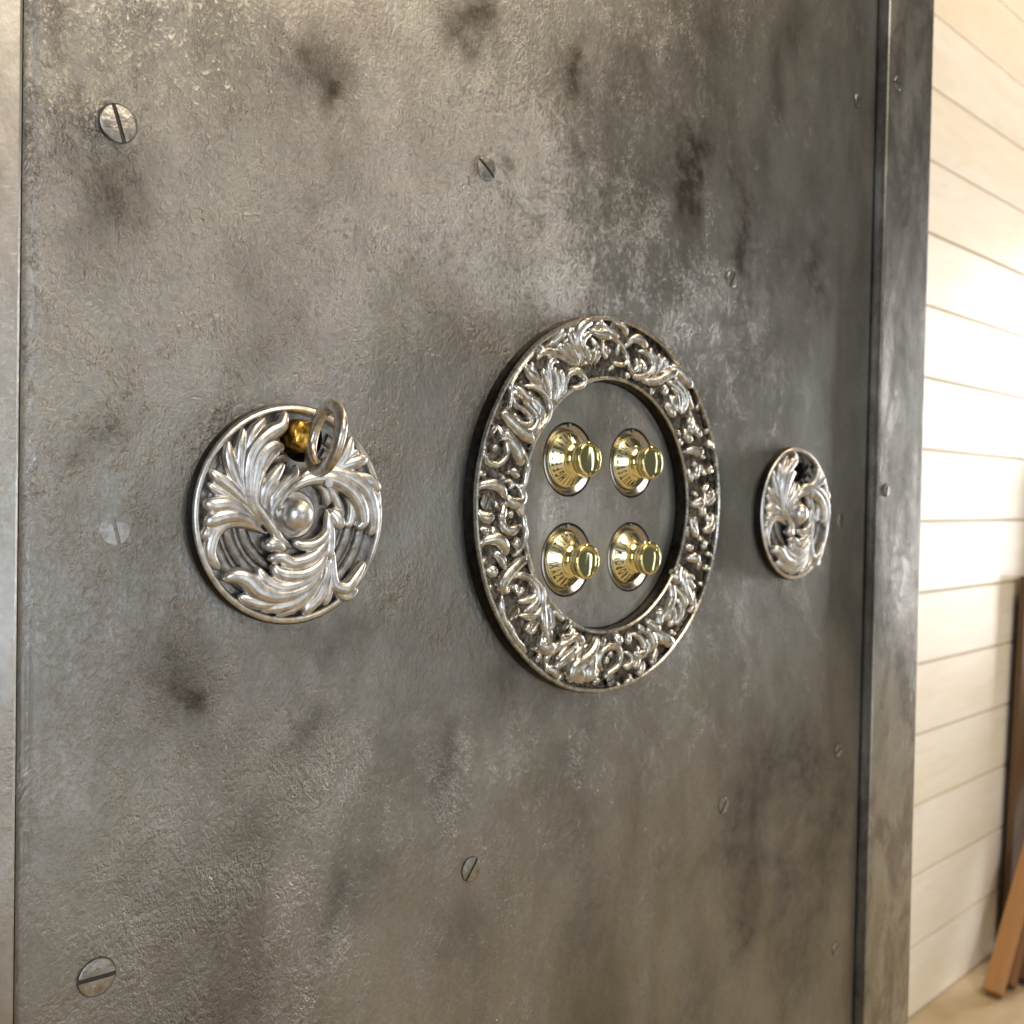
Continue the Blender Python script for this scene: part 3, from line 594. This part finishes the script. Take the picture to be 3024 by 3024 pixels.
# returned edges
def ret(line, rev):
    b = len(V)
    for q in line: v = V[q]; V.append((v[0], .030, v[2]))
    for q in range(len(line)-1):
        fc = (line[q], line[q+1], b+q+1, b+q); Fd.append(fc if rev else fc[::-1])
ret([int(q) for q in idx[:, 0]], False); ret([int(q) for q in idx[:, -1]], True)
door = mesh('door_plate', V, Fd, M_door); P_(door)
for nm, arr in (('stain', stain), ('pit', pit)):
    a = door.data.attributes.new(nm, 'FLOAT', 'POINT'); full = np.zeros(len(V), dtype=np.float32); full[:nx*nz] = np.clip(arr, 0, 1.2).ravel(); a.data.foreach_set('value', full)
# slotted screws let into the door and the frame
def screw_me(r, slot_w, depth, dome=.25, rim=True):
    """head of radius r (mm) with a real slot cut across it"""
    n = 28; V = []; Fc = []
    half = []
    a0 = math.asin(slot_w/2/r)
    for sgn in (0, math.pi):
        b = len(V); pts = []
        for i in range(n+1):
            a = sgn+a0+(math.pi-2*a0)*i/n; pts.append((r*math.cos(a), r*math.sin(a)))
        rings = [(1.0, -.3), (1.0, .18), (.93, .34), (.5, .34+dome*.7)]
        for kx, t in rings:
            for (x, z) in pts:
                zz = max(abs(z)*kx, slot_w/2)*(1 if z > 0 else -1)
                V.append((x*kx*1e-3, -t*1e-3, zz*1e-3))
        m_ = n+1
        for k in range(len(rings)-1):
            for i in range(n): Fc.append((b+k*m_+i, b+k*m_+i+1, b+(k+1)*m_+i+1, b+(k+1)*m_+i))
        Fc.append(tuple(b+(len(rings)-1)*m_+i for i in range(m_)))
        # slot wall
        w = [b+k*m_ for k in range(len(rings))]; w2 = [b+k*m_+n for k in range(len(rings))]
        Fc.append(tuple(w+w2[::-1]))
    me = mesh('screw', V, Fc, M_screw, smooth=False, mesh_only=True); 
    bm = bmesh.new(); bm.from_mesh(me); bmesh.ops.recalc_face_normals(bm, faces=bm.faces)
    # slot floor and dark seat ring
    k0 = len(bm.faces)
    for rr_, t in ((r*1.045, .06),):
        vs = [bm.verts.new((rr_*math.cos(2*math.pi*i/40)*1e-3, -t*1e-3, rr_*math.sin(2*math.pi*i/40)*1e-3)) for i in range(40)]
        fc = bm.faces.new(vs[::-1]); fc.material_index = 1
        if fc.normal.y > 0: fc.normal_flip()
    bm.to_mesh(me); bm.free(); me.materials.append(M_slot); return me
SM = {r: screw_me(r, r*.24, .5) for r in (6.0, 5.2, 4.6, 2.9, 2.4)}
def put_screw(x, z, r, ang, t=0.0, label=None, parent=None, tilt=0.0, squash=None):
    o = obj('screw', SM[r], None, (x*1e-3, -t*1e-3, z*1e-3), (0, R(ang), 0))
    if parent is None: P_(o)
    else: o.parent = parent
    if label: o['label'] = label
    return o
put_screw(138.9, 116.2, 6.0, 72, .55, 'bright slotted screw with a deep upright slot'); put_screw(300, 139.6, 5.2, 35)
put_screw(139.7, -14.2, 5.2, 74, -.3, 'worn screw head, almost flush'); put_screw(135.1, -158.6, 6.0, 2, .4, 'screw with a level slot beside a dent')
put_screw(298, -163.6, 5.2, -52, .25, 'screw with a bright diagonal slot'); put_screw(487.9, 121.9, 4.6, -60, .1); put_screw(491.2, -174.8, 4.6, -50)
put_screw(628.5, 260.5, 4.6, -50, .3); put_screw(623.4, -164.7, 4.6, -20, .2); put_screw(626.4, -297.3, 4.6, -30); put_screw(619, -14, 4.6, 90)
put_screw(96.2, 103.2, 6.0, 20, 6.0); put_screw(670.4, 282.1, 4.6, 0, 6.6); put_screw(669.0, 6.8, 4.6, -65, 6.6)
# ------------------------------------------------------------------ swivelling keyhole covers (two, same casting)
def rosette(loc, label):
    root = tag(empty('keyhole_cover', loc), label, 'keyhole cover', 'round cast keyhole covers on the safe door')
    hole = circle(4.2, 28.4, 9.2, 40)
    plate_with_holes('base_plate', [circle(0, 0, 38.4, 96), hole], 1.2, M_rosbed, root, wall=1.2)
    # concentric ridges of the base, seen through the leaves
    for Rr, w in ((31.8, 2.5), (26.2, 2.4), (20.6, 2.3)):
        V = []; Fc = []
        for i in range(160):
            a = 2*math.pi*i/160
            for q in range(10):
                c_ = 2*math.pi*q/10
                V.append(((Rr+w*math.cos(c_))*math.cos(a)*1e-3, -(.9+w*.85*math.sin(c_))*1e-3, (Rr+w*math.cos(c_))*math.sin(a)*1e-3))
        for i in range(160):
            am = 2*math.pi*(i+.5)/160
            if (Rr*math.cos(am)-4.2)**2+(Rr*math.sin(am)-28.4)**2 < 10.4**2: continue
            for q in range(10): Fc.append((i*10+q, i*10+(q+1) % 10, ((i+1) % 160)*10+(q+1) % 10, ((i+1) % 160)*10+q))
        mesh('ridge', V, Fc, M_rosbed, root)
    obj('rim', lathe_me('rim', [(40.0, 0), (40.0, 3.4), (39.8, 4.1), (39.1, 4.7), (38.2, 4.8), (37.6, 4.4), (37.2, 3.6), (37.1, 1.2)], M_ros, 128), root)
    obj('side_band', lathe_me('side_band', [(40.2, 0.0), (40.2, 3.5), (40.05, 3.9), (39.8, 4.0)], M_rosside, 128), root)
    for k in 'ABC':
        V = []; Fc = []
        for pts, w, a, b in ROSETTE[k]: stroke(V, Fc, pts, w*1.46, a-1.7, b-1.0, 'leaf', hh=w*1.55)
        lf = mesh('leaf', V, Fc, M_ros, root)
        md = lf.modifiers.new('cast', 'REMESH'); md.mode = 'VOXEL'; md.voxel_size = .00026; md.use_smooth_shade = True
        md = lf.modifiers.new('soft', 'SMOOTH'); md.factor = .5; md.iterations = 2
    V = []; Fc = []
    obj('boss', lathe_me('boss', [(9.2, 1.2), (9.0, 3.6), (8.2, 4.4), (7.3, 4.2), (6.7, 4.0), (6.5, 4.6), (6.3, 6.0), (5.6, 7.9), (4.4, 9.3), (2.6, 10.3), (0.9, 10.7), (0.0, 10.75)], M_ros, 72), root)
    obj('pin', lathe_me('pin', [(1.9, 3), (1.9, 7.0), (1.7, 7.3), (0, 7.35)], M_ros, 32), root, (.0127, 0, .0117))
    return root, hole
ra, _ = rosette((ROS[0]*1e-3, 0, ROS[1]*1e-3), 'nearer round cast cover with acanthus leaves, key ring standing out of its hole')
# dark lock recess behind each keyhole
wm = lathe_me('lock_recess', [(9.9, .6), (9.9, -14), (0, -14)], M_dark, 48)
for cx, cz in (ROS, ROS2):
    o = obj('lock_recess', wm, None, ((cx+4.2)*1e-3, .0006, (cz+28.4)*1e-3)); P_(o)
rb = ra.copy(); C.objects.link(rb); rb.location = (ROS2[0]*1e-3, 0, ROS2[1]*1e-3); rb.name = 'keyhole_cover.001'
rb['label'] = 'farther round cast cover near the right post, its dark keyhole empty'
for ch in list(ra.children):
    c2 = ch.copy(); C.objects.link(c2); c2.parent = rb
# ------------------------------------------------------------------ key
key = tag(empty('key', ((ROS[0]+3.9)*1e-3, -.008, (ROS[1]+27.6)*1e-3)), 'key with a ring bow and worn brass barrel standing in the nearer cover', 'key')
def jag(a, j, r): return 1+.05*math.sin(3*a+1)+.03*math.sin(7*a)
bm_ = lathe_me('barrel', [(0, -12), (5.8, -12), (5.9, -2), (6.0, 3), (5.9, 5.2), (5.0, 7.4), (3.2, 8.4), (0, 8.6)], M_oldbrass, 48, mod=jag)
obj('barrel', bm_, key, (-.0022, .0068, .0012))
V = []; Fc = []; N1, N2 = 96, 20
for i in range(N1):
    a = 2*math.pi*i/N1
    for q in range(N2):
        b = 2*math.pi*q/N2
        cb, sb = math.cos(b), math.sin(b)
        rad = 11.1+2.55*cb*(1+.05*math.sin(5*a)); wd = 2.1*math.copysign(abs(sb)**.75, sb)
        V.append((wd*1e-3, -(12+rad*math.cos(a))*1e-3, rad*math.sin(a)*1.04*1e-3))
for i in range(N1):
    for q in range(N2): Fc.append((i*N2+q, ((i+1) % N1)*N2+q, ((i+1) % N1)*N2+(q+1) % N2, i*N2+(q+1) % N2))
bow = mesh('bow', V, Fc, M_key, key); bow.rotation_euler = (0, R(11), R(-8))
# ------------------------------------------------------------------ ornate ring
ring = tag(empty('ornamental_ring', (RING[0]*1e-3, 0, RING[1]*1e-3)), 'large blackened cast ring of scrolls and leaves framing the four dials', 'ornamental ring')
obj('outer_band', lathe_me('outer_band', [(90.9, 0), (90.8, 3.5), (90.6, 5.9), (90.3, 6.3)], M_ringside, 200), ring)
obj('inner_band', lathe_me('inner_band', [(60.6, 6.2), (60.2, 5.6), (60.1, 3), (60.0, -2.5)], M_ringside, 160), ring)
wob = lambda a, j, r: 1+.0010*math.sin(9*a)+.0008*math.sin(23*a+1)
obj('outer_bead', lathe_me('outer_bead', [(90.5, 6.1), (90.4, 6.9), (89.9, 7.45), (89.1, 7.5), (88.5, 7.0), (88.2, 5.2)], M_ring, 240, mod=wob), ring)
obj('inner_bead', lathe_me('inner_bead', [(62.4, 5.2), (62.1, 6.4), (61.6, 6.9), (61.0, 6.95), (60.5, 6.6), (60.35, 6.0)], M_ring, 200, mod=wob), ring)
V = []; Fc = []; na, nr = 900, 44
for i in range(na):
    a = 2*math.pi*i/na
    for j in range(nr):
        r = 62.0+(88.9-62.0)*j/(nr-1); x, z = r*math.cos(a), r*math.sin(a)
        h = mnoise.noise(Vector((x*.85, z*.85, 0)))*.55+mnoise.noise(Vector((x*1.9, z*1.9, 5)))*.35+.5*math.sin((r-62)/26.9*math.pi)
        V.append((x*1e-3, -(4.6+h)*1e-3, z*1e-3))
for i in range(na):
    for j in range(nr-1): a = i*nr+j; b = ((i+1) % na)*nr+j; Fc.append((a, b, b+1, a+1))
mesh('stippled_bed', V, Fc, M_ringbed, ring)
cl = [catmull(p, 10) for p, w in RING_STROKES]; par = list(range(len(cl)))
def root_(i):
    while par[i] != i: i = par[i]
    return i
for i in range(len(cl)):
    for j in range(i):
        if root_(i) != root_(j) and (cl[i][5]-cl[j][5]).length < 26 and min((p-q).length for p in cl[i] for q in cl[j]) < 1.3: par[root_(i)] = root_(j)
groups = {}
for i in range(len(cl)): groups.setdefault(root_(i), []).append(i)
def soften(o, vs=.00030, it=1):
    md = o.modifiers.new('cast', 'REMESH'); md.mode = 'VOXEL'; md.voxel_size = vs; md.use_smooth_shade = True
    md = o.modifiers.new('soft', 'SMOOTH'); md.factor = .5; md.iterations = it
for pts, w in RING_BODIES:
    V = []; Fc = []; stroke(V, Fc, pts, w, 4.9, 5.2, 'vine', hh=1.45); mesh('leaf_body', V, Fc, M_ring, ring)
for g_ in groups.values():
    V = []; Fc = []
    for i in g_:
        pts, w = RING_STROKES[i]; wk = 2.0+.20*min(1, max(0, (sum(p[0] for p in pts)/len(pts)-20)/50))
        stroke(V, Fc, pts, w*wk*(.85 if len(pts) > 6 else 1), 4.3, 5.3+.7*((i*7) % 5)/4, 'vine' if len(pts) > 6 else 'leaf', hh=max(2.5, w*2.0))
    soften(mesh('scroll', V, Fc, M_ring, ring))
# small commas and beads that crowd the gaps between the scrolls
rnd = random.Random(11); PTS = [p for pts, w in RING_STROKES+RING_BODIES for p in [tuple(q) for q in catmull(pts, 12)]]; added = 0
for _ in range(6000):
    a = rnd.uniform(0, 2*math.pi); r = rnd.uniform(64.5, 86.5); x, z = r*math.cos(a), r*math.sin(a)
    if min((x-px)**2+(z-pz)**2 for px, pz in PTS) < 4.4**2: continue
    if min(math.hypot(x-sx, z-sz) for sx, sz in ((-1, 85.2), (-83.1, .5), (2.1, -85))) < 4.5: continue
    d = rnd.uniform(0, 2*math.pi); L_ = rnd.uniform(3.5, 6.5); cv = rnd.choice((-1, 1))*rnd.uniform(.8, 1.6)
    pts = []
    for k in range(5):
        u = k/4; dd = d+cv*u; px, pz = (pts[-1] if pts else (x-math.cos(d)*L_*.45, z-math.sin(d)*L_*.45))
        q = (px+math.cos(dd)*L_*.25, pz+math.sin(dd)*L_*.25); rq = math.hypot(*q); rc = min(max(rq, 63.2), 87.6); pts.append((q[0]*rc/rq, q[1]*rc/rq))
    PTS += pts; added += 1
    V = []; Fc = []; stroke(V, Fc, pts, rnd.uniform(1.5, 2.3), 4.6, 5.3, 'leaf', hh=rnd.uniform(1.7, 2.2)); mesh('scroll', V, Fc, M_ring, ring)
for x, z, a in ((-1, 85.2, -55), (-83.1, .5, -65), (2.1, -85.0, -15)):
    o = put_screw(x, z, 2.9, a, 5.9, None, ring)
# ------------------------------------------------------------------ inner plate and dials
DIALS = [(355.9, 16.4, 'D', 'upper left'), (402.8, 16.4, 'Q', 'upper right'), (355.9, -30.9, 'W', 'lower left'), (402.8, -30.9, 'N', 'lower right')]
plate = plate_with_holes('inner_plate', [circle(RING[0], RING[1], 59.6, 160)]+[circle(x, z, 17.6, 72) for x, z, *_ in DIALS], 0.0, M_inner, None, wall=4.0); P_(plate)
pb = lathe_me('dial_well', [(75, -4.0), (0, -4.0)], M_dark, 64); P_(obj('dial_well', pb, None, (RING[0]*1e-3, 0, RING[1]*1e-3)))
# one dial, lathe built
collar_me = lathe_me('collar', [(16.9, -3.9), (16.9, -.6), (16.6, -.15), (16.2, -.05), (14.6, -1.0), (13.6, -1.7), (13.4, -2.6), (12.5, -2.8)], M_collar, 96)
cone_me = lathe_me('cone', [(12.9, -2.8), (13.25, -1.4), (13.2, -.4), (13.0, -.1), (12.7, .1), (8.1, 3.7), (7.9, 3.9), (7.6, 3.8), (7.0, 3.8)], M_cone, 96)
neck_me = lathe_me('neck', [(7.3, 3.7), (7.6, 4.4), (7.4, 5.3), (6.5, 5.8), (5.6, 6.4), (5.3, 7.2), (5.5, 8.0), (6.3, 8.5)], M_brass, 72)
def knurl(a, j, r): return 1+(.004*math.sin(48*a) if j in (3, 4) else 0)
knob_me = lathe_me('knob', [(6.1, 8.4), (7.3, 8.6), (7.8, 9.0), (7.95, 9.5), (7.95, 10.4), (7.7, 10.7), (7.7, 11.0), (8.05, 11.3), (8.15, 12.5), (7.95, 13.2), (7.55, 13.5), (7.0, 13.5), (6.75, 13.1)], M_brass, 96, mod=knurl)
face_me = lathe_me('knob_face', [(6.85, 13.2), (6.65, 12.7), (5.8, 12.5), (4.2, 12.35), (2.5, 12.25), (1.0, 12.2), (0, 12.2)], M_face, 72)
notch_me = None
dg = bpy.context.evaluated_depsgraph_get()
GL = {}
def glyph(ch):
    if ch not in GL:
        cu = bpy.data.curves.new('g', 'FONT'); cu.body = ch; cu.size = 1; cu.align_x = 'CENTER'; cu.resolution_u = 3; cu.offset = .022
        o = bpy.data.objects.new('g', cu); C.objects.link(o); bpy.context.view_layer.update()
        me = bpy.data.meshes.new_from_object(o.evaluated_get(bpy.context.evaluated_depsgraph_get()))
        GL[ch] = ([tuple(v.co[:2]) for v in me.vertices], [tuple(p.vertices) for p in me.polygons]); bpy.data.objects.remove(o); bpy.data.meshes.remove(me); bpy.data.curves.remove(cu)
    return GL[ch]
def dial(x, z, left_letter, where):
    labels = {'upper left': 'brass letter dial at the upper left, knob face with a wavy dark line', 'upper right': 'brass letter dial at the upper right inside the ring',
              'lower left': 'brass letter dial at the lower left inside the ring', 'lower right': 'brass letter dial at the lower right inside the ring'}
    root = tag(empty('combination_dial', (x*1e-3, 0, z*1e-3)), labels[where], 'dial', 'four brass letter dials inside the ornate ring')
    tr = random.Random(ord(left_letter))
    for nm, me in (('collar', collar_me), ('cone', cone_me), ('neck', neck_me), ('knob', knob_me), ('knob_face', face_me)):
        o = obj(nm, me, root)
        if nm in ('neck', 'knob'): o.rotation_euler = (0, tr.uniform(0, 6.28), 0)
        if nm == 'knob_face': o.rotation_euler = (0, tr.uniform(-.25, .25), 0)
    # index notch on the collar at the top
    box('index_mark', (-.0007, -.0006, .0151), (.0007, .001, .0170), M_screw, root, .0003, 2)
    V = []; Fc = []
    k0 = ord(left_letter)-65
    r0, t0, r1, t1 = 8.7, 3.23, 12.45, .296   # letter band on the cone flank: inner and outer
    for i in range(26):
        ang = math.pi+2*math.pi*i/26           # left = pi, counter-clockwise; letters ascend counter-clockwise
        ch = chr(65+(k0+i) % 26); vs, fs = glyph(ch); b = len(V)
        for (gx, gy) in vs:
            r = r0+(r1-r0)*min(1, max(0, gy/.70)); a = ang-gx*.235
            t = t0+(t1-t0)*(r-r0)/(r1-r0)+.10
            V.append((r*math.cos(a)*1e-3, -t*1e-3, r*math.sin(a)*1e-3))
        Fc += [tuple(b+q for q in fc) for fc in fs]
    mesh('lettering', V, Fc, M_ink, root, smooth=False)
    return root
for d in DIALS: dial(*d)
bpy.context.view_layer.update()
